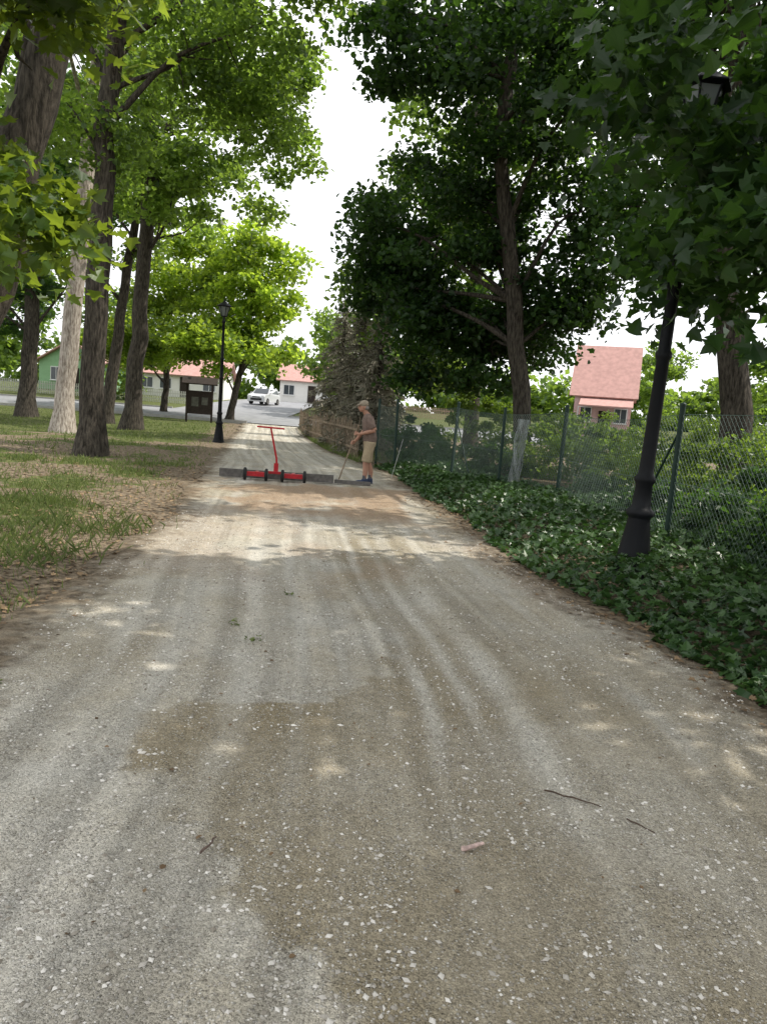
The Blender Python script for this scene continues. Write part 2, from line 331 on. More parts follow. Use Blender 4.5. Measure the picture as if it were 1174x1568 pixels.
v=np.stack([vx+x[:,None],vy+y[:,None],v[...,2]+(zz[jj,uu]+sz*.12)[:,None]],-1)
mb=MB(); mb.add(v.reshape(-1,3),(OF[None]+(np.arange(n_)*6)[:,None,None]).reshape(-1,3),0,np.repeat(rng.random(n_)**1.3,8))
M_stone=leafmat('loose_stone',(.22,.195,.155),(.72,.69,.63),(.4,.4,.4),.0,.9)
mb.obj('loose_gravel',[M_stone])
# ------------------------------------------------------------ trees
def interp_path(pts,n):
    pts=np.asarray(pts,float); t=np.linspace(0,1,len(pts)); tt=np.linspace(0,1,n)
    out=np.stack([np.interp(tt,t,pts[:,i]) for i in range(3)],1)
    k=np.copy(out)
    for _ in range(2): k[1:-1]=(k[:-2]+2*k[1:-1]+k[2:])/4
    return k
def tree(name,trunk,r0,r1,blobs,nleaf,lsize,tmpl,lm,seed,bm=None,clr=.9,tint=(.5,.5),limbs=14,up=.9,flare=1.5,excl=None,lt=None):
    rg=np.random.default_rng(seed); mb=MB()
    tp=interp_path(trunk,16); tp[1:-1]+=rg.normal(size=(14,3))*np.array([.03,.03,0])
    hh=(tp[:,2]-tp[0,2]); rr=np.interp(np.linspace(0,1,16),[0,1],[r0,r1])*(1+(flare-1)*np.exp(-hh/.35))
    tp2=np.vstack([tp[0]-np.array([0,0,.25]),tp]); rr=np.r_[rr[0]*1.15,rr]
    addtube(mb,tp2,rr,14,0,.13,rg)
    C=[]
    for (cx,cy,cz,rx,ry,rz,nc) in blobs:
        q=rg.normal(size=(nc,3)); q/=np.linalg.norm(q,axis=1)[:,None]; q*=(rg.random(nc)**.42)[:,None]
        C.append(q*np.array([rx,ry,rz])+np.array([cx,cy,cz])); 
    C=np.concatenate(C)
    for c in C[rg.permutation(len(C))[:limbs]]:
        zt=c[2]-rg.uniform(.8,3.0); i=int(np.argmin(abs(tp[:,2]-zt))); i=max(i,4); s0=tp[i]
        L_=np.linalg.norm(c-s0); mid=(s0+c)/2+np.array([0,0,.12*L_])+rg.normal(size=3)*.08*L_
        p=interp_path([s0,(s0+mid)/2+rg.normal(size=3)*.03*L_,mid,(mid+c)/2+rg.normal(size=3)*.05*L_,c],9)
        rs=min(.4*rr[i+1],.018*L_+.02); addtube(mb,p,np.linspace(rs,.012,9),6,0,.15,rg)
        for q in range(3):
            j=rg.integers(4,8); e=p[j]+rg.normal(size=3)*np.array([1,1,.6])*min(.14*L_,.5)
            addtube(mb,[p[j],(p[j]+e)/2+rg.normal(size=3)*.05,e],[rs*.35,rs*.22,.006],5,0)
    n=len(C)*nleaf; ci=np.repeat(np.arange(len(C)),nleaf)
    crad=clr*(.65+.7*rg.random(len(C)))
    q=rg.normal(size=(n,3)); q/=np.linalg.norm(q,axis=1)[:,None]; q*=(rg.random(n)**.5)[:,None]
    q=q*crad[ci][:,None]*np.array([1,1,.5])
    q[:,2]-=.25*(q[:,0]**2+q[:,1]**2)/np.maximum(crad[ci],.3)
    P=C[ci]+q+rg.normal(size=(n,3))*.1
    ct=rg.random(len(C)); t=np.clip(tint[0]+(ct[ci]-.5)*tint[1]+rg.normal(size=n)*.2,0,1)
    if excl is not None: kk=~excl(P); P=P[kk]; t=t[kk]; n=len(P)
    scatter(mb,P,lsize*(.65+.7*rg.random(n)),tmpl,1,t,rg,up)
    return mb.obj(name,[bm or M_bark,lm],loc=tuple(trunk[0]))
# left side trunks
tree('lime_tree',[(-6.95,17.3,0),(-6.9,17.3,3),(-6.8,17.4,6),(-6.69,17.4,9.2),(-6.5,17.5,13)],.29,.16,
     [(-6.2,18,11.5,3.6,4,3.6,52),(-4.2,19,9.4,1.6,2.5,1.9,20),(-7.8,17.5,8.2,2.2,2.5,1.8,12),(-2.2,17.5,11.6,1.7,2,1.1,14)],210,.13,LEAF,M_leaf,1,tint=(.5,.8))
tree('lime_tree',[(-11.1,25.2,0),(-10.8,25.2,4),(-10.3,25.2,9.9),(-10,25.2,15)],.33,.18,
     [(-10.5,25,14.5,5,5,5,44),(-9.5,24,10.5,3,4,2.5,24)],190,.18,LEAF,M_leaf,2,bm=M_barksun,tint=(.5,.8))
tree('lime_tree',[(-10.75,30.9,0),(-10.5,30.9,4.8),(-10.3,30.9,10.4),(-10,31,16)],.36,.2,
     [(-9,31,15,5.5,5,5.5,50),(-5.6,31,13,2.4,3,3.2,26),(-9.5,30,9.5,4.2,3,1.8,22)],200,.2,LEAF,M_leaf,3,tint=(.6,.8))
tree('lime_tree',[(-13.3,34.8,0),(-12.9,34.8,3.5),(-12.5,34.8,7),(-12,35,11)],.3,.15,[(-12.5,35,10.5,4,4,3.8,38)],180,.22,QUAD,M_leaf,4,tint=(.5,.7))
tree('lime_tree',[(-17.6,36,0),(-17.4,36,5),(-17.1,36,10.3),(-17,36,15)],.4,.2,[(-17.5,36,11.5,6,5,5.5,66),(-20,36,6,4,3,2.5,18)],180,.25,QUAD,M_leafd,5,tint=(.6,.7))
tree('shade_maple_tree',[(-5.75,8.6,0),(-5.25,8.9,1.6),(-4.66,9,3.35),(-4.15,9,5.46),(-3.8,9,9)],.36,.2,
     [(-3.3,6.6,5.3,1.3,1.1,.6,16),(-3.7,6.8,3.4,.7,.8,1.0,8),(-5.5,9.5,8.5,3.5,3.2,2.2,28),(-2.6,5.0,10.8,3.8,3.4,1.2,26)],115,.145,MAPLE,M_leafm,6,clr=.62,limbs=18,tint=(.55,.8))  # last blob sits above the frame, added to keep the left foreground shaded
# sunlit maples by the street
tree('shade_maple_tree',[(-10.6,49,.1),(-10.2,49,2.5),(-9.7,49,4.5),(-9.5,49.5,9)],.25,.12,
     [(-9.6,50,10,3.6,4,4.8,72),(-10.4,48,4.9,4.2,3,1.9,38)],165,.27,QUAD,M_leafy,7,clr=1.1,tint=(.6,.9))
tree('shade_maple_tree',[(-16.1,53,.15),(-16,53,3.5),(-15.9,53,9)],.25,.12,
     [(-15.0,53,9.5,4.6,4,4.2,74),(-16.5,50,4.8,5,3,1.7,38)],165,.27,QUAD,M_leafy,8,clr=1.1,tint=(.45,.9))
# right side
tree('horse_chestnut_tree',[(3.8,21,0),(3.75,21,1.6),(3.1,21,5.04),(2.7,21,7.2),(2.34,21,9.2),(2.5,21,12.5),(2.7,21,15)],.27,.13,
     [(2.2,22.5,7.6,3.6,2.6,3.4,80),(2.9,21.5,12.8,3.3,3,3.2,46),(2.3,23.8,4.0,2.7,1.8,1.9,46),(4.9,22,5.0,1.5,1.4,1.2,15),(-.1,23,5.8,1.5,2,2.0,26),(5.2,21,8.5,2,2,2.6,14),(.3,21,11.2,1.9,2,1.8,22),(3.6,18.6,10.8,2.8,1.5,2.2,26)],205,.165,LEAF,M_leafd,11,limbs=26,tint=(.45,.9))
tree('lime_tree',[(3.2,29,0),(3,29,5),(2.5,29,10),(2.3,29,14)],.3,.15,
     [(1.2,29,7,3.2,3,4.2,50),(3,30,14,4.5,3,4,34)],180,.23,QUAD,M_leaf,12,tint=(.3,.6))
tree('lime_tree',[(7.2,15.2,0),(6.9,15.2,2.5),(6.33,15.2,5),(6.1,15.2,9),(6.1,15.4,12)],.33,.18,
     [(6.2,16.6,10.2,3.9,2.7,3,64),(6.8,16,6.0,2.7,2.2,2.1,36),(6.6,11.6,9.6,3.6,1.3,1.0,13)],205,.16,LEAF,M_leafd,13,tint=(.5,.8))  # sparse last blob added to throw streaky shade across the path
lampgap=lambda P:(abs(P[:,0]-2.55)<.42)&(P[:,1]>4.5)&(P[:,1]<8.7)&(P[:,2]>(1.55+(P[:,1])*.41))
tree('shade_maple_tree',[(8.2,6.3,0),(8,6.3,2.5),(7.6,6.3,5),(7.2,6.4,8),(7,6.5,10.5)],.35,.18,
     [(6.4,5.2,8.4,4.6,3.6,2.2,98),(2.9,6.6,4.6,1.3,1.5,1.3,30),(3.4,6.9,3.3,.9,1.3,.8,12),(4.7,6.6,4.3,1.3,1.5,1.5,20),(5.4,2.6,7.6,3.6,2.8,1.3,66),(1.6,4.0,9.6,2.6,3.4,1.0,26)],120,.155,MAPLE,M_leafd,14,clr=.72,limbs=34,tint=(.4,.9),excl=lampgap)  # last two blobs: unseen overhead foliage added to shade the foreground
tree('shade_maple_tree',[(8.6,-2.5,0),(8.3,-2.5,4),(8,-2.5,8),(8,-2.5,11)],.35,.18,
     [(6.4,.3,8.8,5.0,3.6,1.8,130)],130,.25,QUAD,M_leafd,15,clr=.95)  # out-of-view tree added to shade the near path
tree('lime_tree',[(13,24,0),(12.8,24,5),(12.6,24,11)],.35,.18,[(12.5,24,11,4,3.5,3.5,40)],180,.24,QUAD,M_leaf,16)
# distant masses
def mass(name,blobs,nleaf,size,lm,seed,clr=1.8,tint=(.5,.6),tm=QUAD):
    rg=np.random.default_rng(seed); mb=MB()
    for (cx,cy,cz,rx,ry,rz,nc) in blobs:
        q=rg.normal(size=(nc,3)); q/=np.linalg.norm(q,axis=1)[:,None]; q*=(rg.random(nc)**.4)[:,None]
        C=q*np.array([rx,ry,rz])+np.array([cx,cy,cz]); C[:,2]=np.maximum(C[:,2],float(H(cx,cy))+.15)
        n=nc*nleaf; ci=np.repeat(np.arange(nc),nleaf); cr=clr*(.5+.8*rg.random(nc))
        q=rg.normal(size=(n,3)); q/=np.linalg.norm(q,axis=1)[:,None]; q*=(rg.random(n)**.5)[:,None]; q*=cr[ci][:,None]*np.array([1,1,.6])
        P=C[ci]+q; P[:,2]=np.maximum(P[:,2],H(P[:,0],P[:,1])+.02)
        t=np.clip(tint[0]+(rg.random(nc)[ci]-.5)*tint[1]+rg.normal(size=n)*.15,0,1)
        scatter(mb,P,size*(.7+.6*rg.random(n)),tm,0,t,rg,.8)
    return mb.obj(name,[lm])
rg=np.random.default_rng(99)
bl=[(x,105+rg.uniform(-6,10),4.5+rg.uniform(-1,1.5),7,5,6+rg.uniform(-1,1.6),26) for x in np.arange(-75,95,9)]
mass('distant_trees',bl,90,.8,M_leaf,20,2.4)
bl=[(-5.2,68,6.5,2.6,4,4.6,26),(-2.2,60,6,3,4,5,26),(28,84,7,5,5,5,30),(35,74,6,5,5,4.5,24)]
mass('background_trees',bl,150,.42,M_leaf,21,1.5)
bl=[(-33,60,9,8,6,8,40),(-24,66,7.5,4,5,6,20),(-27,50,9,5,5,7,34),(-22,43,11,4,4,6,24)]
mass('park_trees',bl,150,.4,M_leaf,22,1.7,(.4,.5))
mass('garden_shrubs',[(5.9,12.5,.8,1.3,1.6,.75,30),(6.4,17.5,.9,2.6,3.0,1.0,54),(8.8,13,.7,2.4,2.5,.9,36),(11,20,.8,4,4,1.2,40),(4.6,20,.9,1.2,2,1.0,24),(3.4,25.5,1.2,2.2,1.5,1.3,34),(14,36,1.2,6,3,1.6,44)],220,.09,M_leafs,23,.45,(.45,.9),LEAF)
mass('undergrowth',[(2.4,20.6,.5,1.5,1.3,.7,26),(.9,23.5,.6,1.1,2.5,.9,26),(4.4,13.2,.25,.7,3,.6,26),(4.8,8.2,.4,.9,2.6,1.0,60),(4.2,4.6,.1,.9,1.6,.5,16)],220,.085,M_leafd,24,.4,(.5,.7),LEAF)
# spruces
def spruce(loc,h,r,seed):
    rg=np.random.default_rng(seed); mb=MB(); b0=np.array([*loc,float(H(*loc))])
    addtube(mb,[b0-[0,0,.1],b0+[0,0,h*.5],b0+[0,0,h]],[.12,.08,.015],8,0,.1,rg)
    P=[];T=[]
    for z in np.arange(.25,h*.98,.17):
        f=1-z/h; nb=max(4,int(9*f)+3)
        for q in range(nb):
            a=rg.random()*6.28; Lb=r*(f**.8)*rg.uniform(.6,1.1)+.1; dr_=np.array([math.cos(a),math.sin(a),0])
            s0=b0+[0,0,z]; e=s0+dr_*Lb+[0,0,-.28*Lb]; m_=s0+dr_*Lb*.5+[0,0,-.05*Lb]
            addtube(mb,[s0,m_,e],[.018,.012,.004],4,0)
            nn=int(26*Lb)+8; t=rg.random(nn)[:,None]; pp=s0*(1-t)**2+2*t*(1-t)*m_+e*t**2
            P.append(pp+rg.normal(size=(nn,3))*.02); tt=dr_[None]*.6+rg.normal(size=(nn,3))*np.array([.6,.6,.2])+np.array([0,0,-.5]); T.append(tt)
    P=np.concatenate(P);T=np.concatenate(T); n=len(P)
    scatter(mb,P,.26*(.6+.7*rg.random(n)),NEED,1,np.clip(.5+rg.normal(size=n)*.25,0,1),rg,.3,tang=T)
    return mb.obj('spruce_tree',[M_bark,M_spruce],loc=tuple(b0))
spruce((-.5,26),5.4,1.5,31); spruce((-1.3,31),6.4,1.9,32); spruce((-2.6,37.5),7.0,2.1,33)
# ------------------------------------------------------------ ivy ground cover
rg=np.random.default_rng(55); N=25000
y=2.2+18.5*rg.random(N)**1.25; f=rg.random(N); x0=xr(y)+.12+.5*(fbm(y*1.4,y*0,61)-.5); x=x0+f*(np.interp(y,[2,9,14,18.5,21],[4.4,3.9,3.4,1.7,.5])+.6-x0)
hgt=(.06+.38*fbm(x*1.3,y*1.3,62)*sstep(0,.8,x-x0))
P=np.stack([x,y,H(x,y)+hgt*(.25+.75*rg.random(N)**.5)],1)
mb=MB(); scatter(mb,P,.088*(.45+.8*rg.random(N)),MAPLE,0,np.clip(.45+.5*(fbm(x*.9,y*.9,63)-.5)*2+rg.normal(size=N)*.28,0,1),rg,1.2)
mb.obj('ivy_groundcover',[M_ivy])
# ------------------------------------------------------------ grass
rg=np.random.default_rng(66)
def blades(mb,N,ylo,yhi,xf,hs,ws,thr):
    y=ylo+(yhi-ylo)*rg.random(N)**1.2; x=xf(y,rg.random(N))
    dl=xl(y)-x; dd=sstep(.1,1.6,dl+(fbm(x*1.2,y*.8,5)-.5)*2.4)*(1-.85*bare(x,y)*(y<24))*(.15+.85*sstep(thr,thr+.14,fbm(x*1.7,y*1.7,71)))
    k=rg.random(N)<dd; x,y=x[k],y[k]; n=len(x)
    z=H(x,y)-.005; h=hs*(.4+.9*rg.random(n))*(.6+.8*fbm(x*1.1,y*1.1,72)); a=rg.random(n)*6.28; w_=ws*(.7+.6*rg.random(n))
    lx=rg.normal(size=n)*.35*h; ly=rg.normal(size=n)*.35*h
    dx=np.cos(a)*w_; dy=np.sin(a)*w_
    V=np.stack([np.stack([x-dx,y-dy,z],1),np.stack([x+dx,y+dy,z],1),np.stack([x+lx*.4+dx*.7,y+ly*.4+dy*.7,z+h*.6],1),np.stack([x+lx,y+ly,z+h],1)],1)
    mb.add(V.reshape(-1,3),np.arange(n)[:,None]*4+np.arange(4)[None],0,np.clip(.5+rg.normal(size=n)*.25,0,1))
mb=MB()
blades(mb,64000,4.5,16,lambda y,u:xl(y)+.2-u*(1.5+.62*y),.085,.005,.42)
blades(mb,40000,14,46,lambda y,u:xl(y)-.1-u*(2+.55*y),.10,.012,.38)
for cx,cy,sx_,sy_,n_t in [(-3.2,6.6,.28,.35,520),(-3.7,7.6,.3,.5,520),(-3.0,8.3,.2,.35,260),(-4.6,9.2,.4,.5,420)]:
    a=rg.random(n_t)*6.28; x=cx+rg.normal(size=n_t)*sx_; y=cy+rg.normal(size=n_t)*sy_; z=H(x,y)-.01; h=.14*(.25+rg.random(n_t)); lx=rg.normal(size=n_t)*.06; ly=rg.normal(size=n_t)*.06; dx=np.cos(a)*.004; dy=np.sin(a)*.004
    V=np.stack([np.stack([x-dx,y-dy,z],1),np.stack([x+dx,y+dy,z],1),np.stack([x+lx*.4+dx,y+ly*.4+dy,z+h*.6],1),np.stack([x+lx,y+ly,z+h],1)],1); mb.add(V.reshape(-1,3),np.arange(n_t)[:,None]*4+np.arange(4)[None],0,rg.random(n_t)*.6)
mb.obj('grass',[M_grass])
mb=MB(); N=9000; y=22+25*rg.random(N); x=xr(y)+.0+rg.random(N)**1.5*1.2
P=np.stack([x,y,H(x,y)+.02+.18*rg.random(N)*sstep(0,.6,x-xr(y))],1); scatter(mb,P,.1,NEED,0,rg.random(N),rg,0,tang=np.tile([0,0,1.],(N,1)))
mb.obj('verge_weeds',[M_grass])
# litter
mb=MB(); N=5200; y=2.5+14*rg.random(N); x=xl(y)+.15-rg.random(N)**1.5*(.5+.55*y)
scatter(mb,np.stack([x,y,H(x,y)+.012],1),.055*(.35+.8*rg.random(N)),MAPLE,0,rg.random(N),rg,3)
N=600; y=1.8+12*rg.random(N); x=xl(y)+(xr(y)-xl(y))*rg.random(N); 
scatter(mb,np.stack([x,y,.026+0*x],1),.016*(.5+1.3*rg.random(N)**2),LEAF,0,rg.random(N)*.5,rg,3)
N=900; y=2.5+12*rg.random(N); x=xr(y)+.05+.25*rg.normal(size=N)*.8; scatter(mb,np.stack([x,y,.03+0*x],1),.05*(.3+.8*rg.random(N)),MAPLE,0,rg.random(N)*.7,rg,3)
mb.obj('leaf_litter',[M_litter])
mb=MB()
for cx,cy in [(-.72,5.9),(-.98,5.0),(-.78,4.65),(-1.9,3.6)]:
    k=9; scatter(mb,np.array([cx,cy,.03])+rg.normal(size=(k,3))*[.03,.025,.006],.03,LEAF,0,rg.random(k),rg,1.5)
mb.obj('path_weeds',[M_grass])
def stick(name,p0,p1,r,col):
    mb=MB(); p0=np.array(p0);p1=np.array(p1); m_=(p0+p1)/2+np.array([.006,.004,0])
    q=interp_path([p0,m_,p1],7); q[1:-1]+=rg.normal(size=(5,3))*.002
    addtube(mb,q,np.linspace(r,r*.6,7),6,0,.3,rg); mb.obj(name,[mat(name+'_mat',col,.9,noise=.4,nscale=60)])
stick('bark_strip',(.37,2.455,.035),(.45,2.50,.035),.010,(.62,.46,.41))
stick('twig',(.76,2.93,.032),(.97,2.83,.032),.004,(.1,.07,.05))
stick('twig',(-.53,2.32,.032),(-.50,2.42,.032),.005,(.14,.1,.08))
stick('twig',(1.05,2.75,.032),(1.13,2.66,.032),.003,(.1,.07,.05))
# ------------------------------------------------------------ lamp posts
def lamp(loc,h,rz=0,tilt=0):
    e=empty('street_lamp',loc,rz); e.rotation_euler=(0,tilt,rz)
    mb=MB()
    prof=[(.22,-.1),(.22,.04),(.20,.07),(.19,.1),(.11,.66),(.115,.68),(.14,.70),(.14,.74),(.11,.77),(.095,.8),(.082,1.02),(.105,1.05),(.105,1.09),(.078,1.12),(.072,1.2),
          (.062,h*.46),(.08,h*.465),(.08,h*.475),(.062,h*.48),(.056,h*.60),(.07,h*.605),(.07,h*.61),(.053,h*.62),(.045,h*.86),(.065,h*.865),(.065,h*.872),(.04,h*.88),(.035,h*.905)]
    lathe(mb,prof,sides=20)
    mb.obj('post',[M_iron],parent=e)
    mb=MB(); z=h*.905
    lathe(mb,[(.05,z-.01),(.11,z+.01),(.11,z+.03)],sides=6)
    for k in range(6):
        a=k*math.pi/3; p0=np.array([.105*math.cos(a),.105*math.sin(a),z+.02]); p1=np.array([.205*math.cos(a),.205*math.sin(a),z+.36]); addtube(mb,[p0,p1],[.011,.011],6)
    lathe(mb,[(.215,z+.35),(.27,z+.37),(.27,z+.385),(.12,z+.49),(.07,z+.50),(.07,z+.53),(.02,z+.56),(.025,z+.58),(.004,z+.63)],sides=6,smooth=False)
    mb.obj('lantern_frame',[M_iron],parent=e)
    mb=MB(); lathe(mb,[(.095,z+.032),(.19,z+.348)],sides=6,smooth=False); mb.obj('lantern_glass',[M_glass],parent=e)
lamp((2.62,7.6,0),4.95,0,rad(1.6)); lamp((-6.25,27.3,0),5.0)
# ------------------------------------------------------------ fence
e=empty('chain_link_fence',(0,0,0))
line=[(3.95,5.0),(3.62,9.35),(3.25,14.0),(1.6,18.4),(.2,20.6),(-.35,22.2)]
mbp=MB(); mbw=MB()
for i,(a,b) in enumerate(line):
    lx=[0,.0,.03,.05,-.03,0][i]; z0=float(H(a,b)); addtube(mbp,[(a,b,z0-.2),(a+lx,b,1.92)],[.038,.038],8); lathe(mbp,[(.042,0),(.042,.02),(.01,.035)],(a+lx,b,1.915),8)
addtube(mbp,[(2.45,16.1,-.1),(2.45,16.1,1.85)],[.034,.034],8)
for (a,b),(c,d_) in [((3.62,9.35),(3.5,10.6)),((1.6,18.4),(2.0,17.2))]:
    addtube(mbp,[(a,b,1.6),(c,d_,0)],[.018,.018],6)
for i in range(len(line)-1):
    p=np.array(line[i]);q=np.array(line[i+1]); L_=np.linalg.norm(q-p); dd=(q-p)/L_; hh=1.72; stp=.085
    sag=lambda s:-.10*math.sin(math.pi*min(max(s/L_,0),1))*(i>0)
    wr_=.0020 if i<1 else (.0026 if i<2 else .0032)
    for sgn in (1,-1):
        for s0 in np.arange(-hh,L_+hh,stp):
            t0=max(0,-s0) ; t1=min(hh,L_-s0)
            if t1-t0<.05: continue
            ts=np.linspace(t0,t1,4)
            ss=s0+ts; zz_=ts if sgn>0 else hh-ts
            P=[(p[0]+dd[0]*s_,p[1]+dd[1]*s_,.08+z_+sag(s_)*z_/hh) for s_,z_ in zip(ss,zz_)]
            V,F,_,_=tube(P,wr_,3); mbw.add(V,F,0)
    for z in (.1,.95,1.8):
        P=[(p[0]+dd[0]*s_,p[1]+dd[1]*s_,z+sag(s_)*z/hh) for s_ in np.linspace(0,L_,7)]
        V,F,_,_=tube(P,.004,4); mbw.add(V,F,0)
mbp.obj('posts',[M_post],parent=e); mbw.obj('mesh_wire',[M_wireg],parent=e)
mb=MB(); rg=np.random.default_rng(5); c=np.array([2.62,15.3,0])
for k in range(46):
    a0=rg.random()*6.28; sg=1 if k%2 else -1
    t=np.linspace(0,1,12); aa=a0+sg*t*5; rr=.05+.075*rg.random()*(1+.1*np.sin(t*9)); P=np.stack([c[0]+rr*np.cos(aa)+.10*t,c[1]+rr*np.sin(aa),t*1.62],1)
    V,F,_,_=tube(P,.0032,3); mb.add(V,F,0)
mb.obj('rolled_wire_netting',[M_wire])
mb=MB(); addtube(mb,[(.12,17.6,0),(.34,17.9,.95)],[.007,.006],6); mb.obj('thin_stake',[mat('stake_grey',(.45,.45,.42),.6,noise=.1)])
# wooden fence along the path
mb=MB(); fl=[(-.95,23.2),(-1.6,26.5),(-3.2,33.5),(-4.6,40),(-5.6,46)]
for i in range(len(fl)-1):
    p=np.array(fl[i]);q=np.array(fl[i+1]);L_=np.linalg.norm(q-p);dd=(q-p)/L_;an=math.atan2(dd[1],dd[0])
    for s_ in np.arange(0,L_,.34):
        c=p+dd*s_; hh=1.08+.3*rg.random(); z0=float(H(*c)); wd=.10+.03*rg.random()
        Rm=Matrix.Rotation(an+rg.normal()*.06,3,'Z')@Matrix.Rotation(rg.normal()*.03,3,'Y')
        box(mb,(c[0],c[1],z0+hh/2),(wd,.022,hh),0,Rm,rg.random()); 
    nrm=np.array([-dd[1],dd[0]])*-.035; Rm=Matrix.Rotation(an,3,'Z')
    for z in (.35,.95):
        c=(p+q)/2-nrm; box(mb,(c[0],c[1],float(H(*c))+z),(L_,.03,.07),0,Rm)
mb.obj('wooden_fence',[M_wood])
# ------------------------------------------------------------ notice board
e=empty('notice_board',(-11.3,44,float(H(-11.3,44))),rad(12)); mb=MB()
for x in (-.72,.72): box(mb,(x,0,1.1),(.12,.12,2.4))
box(mb,(0,0,1.15),(1.32,.06,1.25)); box(mb,(0,-.05,1.8),(1.32,.06,.08)); box(mb,(0,-.05,.52),(1.32,.06,.08))
mb.obj('posts_and_board',[M_dwood],parent=e); mb=MB()
for sg in (1,-1): box(mb,(0,sg*.3,2.42),(2.0,.72,.05),0,Matrix.Rotation(-sg*rad(32),3,'X'))
mb.obj('gable_roof',[M_dwood],parent=e)
mb=MB(); box(mb,(-.25,-.045,1.2),(.4,.02,.55)); box(mb,(.3,-.045,1.25),(.35,.02,.45)); mb.obj('posters',[mat('poster_paper',(.12,.12,.1),.8,noise=.5,nscale=8)],parent=e)
# ------------------------------------------------------------ street
mb=MB(); xs2=np.linspace(-60,30,90); ys2=np.linspace(47,58,14)
V,F=grid(xs2,ys2,lambda x,y:H(x*0,y)+.06); mb.add(V,F,0,.5,True)
V,F=grid(np.linspace(-17,-8,10),np.linspace(58.0,100,40),lambda x,y:H(x*0,y)+.06); mb.add(V,F,0,.5,True)
mb.obj('street',[mat('street_surface',(.26,.265,.28),.9,noise=.25,nscale=1.2,bump=.2)])
mb=MB()
for x0,x1,y in [(-60,-9.4,46.9),(-5.5,30,46.9),(-60,-17.1,58.1),(-7.9,30,58.1)]:
    for xx in np.arange(x0,x1,1.0): box(mb,(xx+.5,y,float(H(0,y))+.05),(.99,.15,.24))
mb.obj('kerb',[mat('kerb_concrete',(.4,.39,.37),.9,noise=.2)])
# ------------------------------------------------------------ houses
M_roofr=mat('red_roof_tiles',(.36,.16,.14),.8,noise=.25,nscale=3,bump=.3,bscale=8)
M_roofp=mat('pale_red_tiles',(.46,.27,.24),.8,noise=.2,nscale=3,bump=.4,bscale=10)
M_white=mat('white_plaster',(.72,.71,.68),.9,noise=.06); M_greenw=mat('green_plaster',(.25,.42,.24),.9,noise=.1); M_pink=mat('pink_plaster',(.6,.40,.40),.9,noise=.1)
M_win=mat('window_glass',(.05,.06,.07),.12,spec=.6); M_frame=mat('window_frame',(.7,.7,.7),.5)
def house(name,loc,w_,d_,hw,hr,rz,wallm,roofm,axis='x',wins=((-.3,),),door=True,chim=True):
    e=empty(name,loc,rz); mb=MB(); box(mb,(0,0,hw/2-.3),(w_,d_,hw+.6)); 
    o=.45
    if axis=='x':
        mb.add([(-w_/2,-d_/2,hw),(-w_/2,d_/2,hw),(-w_/2,0,hw+hr),(w_/2,-d_/2,hw),(w_/2,d_/2,hw),(w_/2,0,hw+hr)],[[0,2,1],[3,4,5]])
    else:
        mb.add([(-w_/2,-d_/2,hw),(w_/2,-d_/2,hw),(0,-d_/2,hw+hr),(-w_/2,d_/2,hw),(w_/2,d_/2,hw),(0,d_/2,hw+hr)],[[0,1,2],[3,5,4]])
    mb.obj('walls',[wallm],parent=e); mb=MB()
    span=d_ if axis=='x' else w_; ln=(w_ if axis=='x' else d_)+2*o
    sl=math.atan2(hr,span/2); Ls=math.hypot(hr,span/2)+o
    for sg in (1,-1):
        cx=sg*(span/4+o*.5*math.cos(sl)); cz=hw+hr/2-o*.5*math.sin(sl)+.09
        if axis=='x': box(mb,(0,cx,cz),(ln,Ls,.12),0,Matrix.Rotation(-sg*sl,3,'X'))
        else: box(mb,(cx,0,cz),(Ls,ln,.12),0,Matrix.Rotation(sg*sl,3,'Y'))
    mb.obj('roof',[roofm],parent=e)
    mf=MB(); mg=MB()
    for (wx,wz,ww,wh) in wins:
        box(mf,(wx,-d_/2-.02,wz),(ww+.16,.08,wh+.16)); box(mg,(wx,-d_/2-.065,wz),(ww,.03,wh)); box(mf,(wx,-d_/2-.09,wz),(.05,.03,wh)); box(mf,(wx,-d_/2-.06,wz-wh/2-.1),(ww+.3,.16,.05))
    if len(wins): mf.obj('window_frames',[M_frame],parent=e); mg.obj('window_panes',[M_win],parent=e)
    if door: mb=MB(); box(mb,(w_*.05,-d_/2-.03,1.02),(.95,.08,2.05)); mb.obj('door',[M_dwood],parent=e)
    if chim: mb=MB(); box(mb,(w_*.2,.4 if axis=='x' else 1,hw+hr+.15),(.5,.5,1.1)); box(mb,(w_*.2,.4 if axis=='x' else 1,hw+hr+.74),(.62,.62,.09)); mb.obj('chimney',[M_roofr],parent=e)
    return e
hz=float(H(0,80))
house('white_house',(-22.5,82,hz),9,7,2.3,1.7,rad(4),M_white,M_roofp,'x',((-3.4,1.3,1.1,1.0),(-1.5,1.3,1.1,1.0),(3,1.3,1.2,1.0)))
house('green_house',(-31.5,78,hz),7,7,2.6,2.0,rad(-8),M_greenw,M_roofp,'y',((-1.6,1.4,1.1,1.2),(1.8,1.4,1.1,1.2)))
house('white_house',(-10.2,94,hz+.4),7,7,2.6,1.9,rad(2),M_white,M_roofp,'x',((-2.4,1.4,1.2,1.1),(2.2,1.4,1.2,1.1)))
hz=float(H(14,66))
e=house('red_roof_house',(18.6,66,hz),4.6,7.5,3.4,4.2,rad(-17),M_pink,M_roofp,'x',((-1.4,1.7,1.0,1.1),(1.5,1.7,.9,1.1)),chim=False)
mb=MB(); box(mb,(.3,-4.9,2.7),(4.2,2.4,.1),0,Matrix.Rotation(rad(16),3,'X')); box(mb,(-1.7,-5.9,1.1),(.14,.14,2.2)); box(mb,(2.2,-5.9,1.1),(.14,.14,2.2)); mb.obj('porch',[M_roofp],parent=e)
mb=MB()
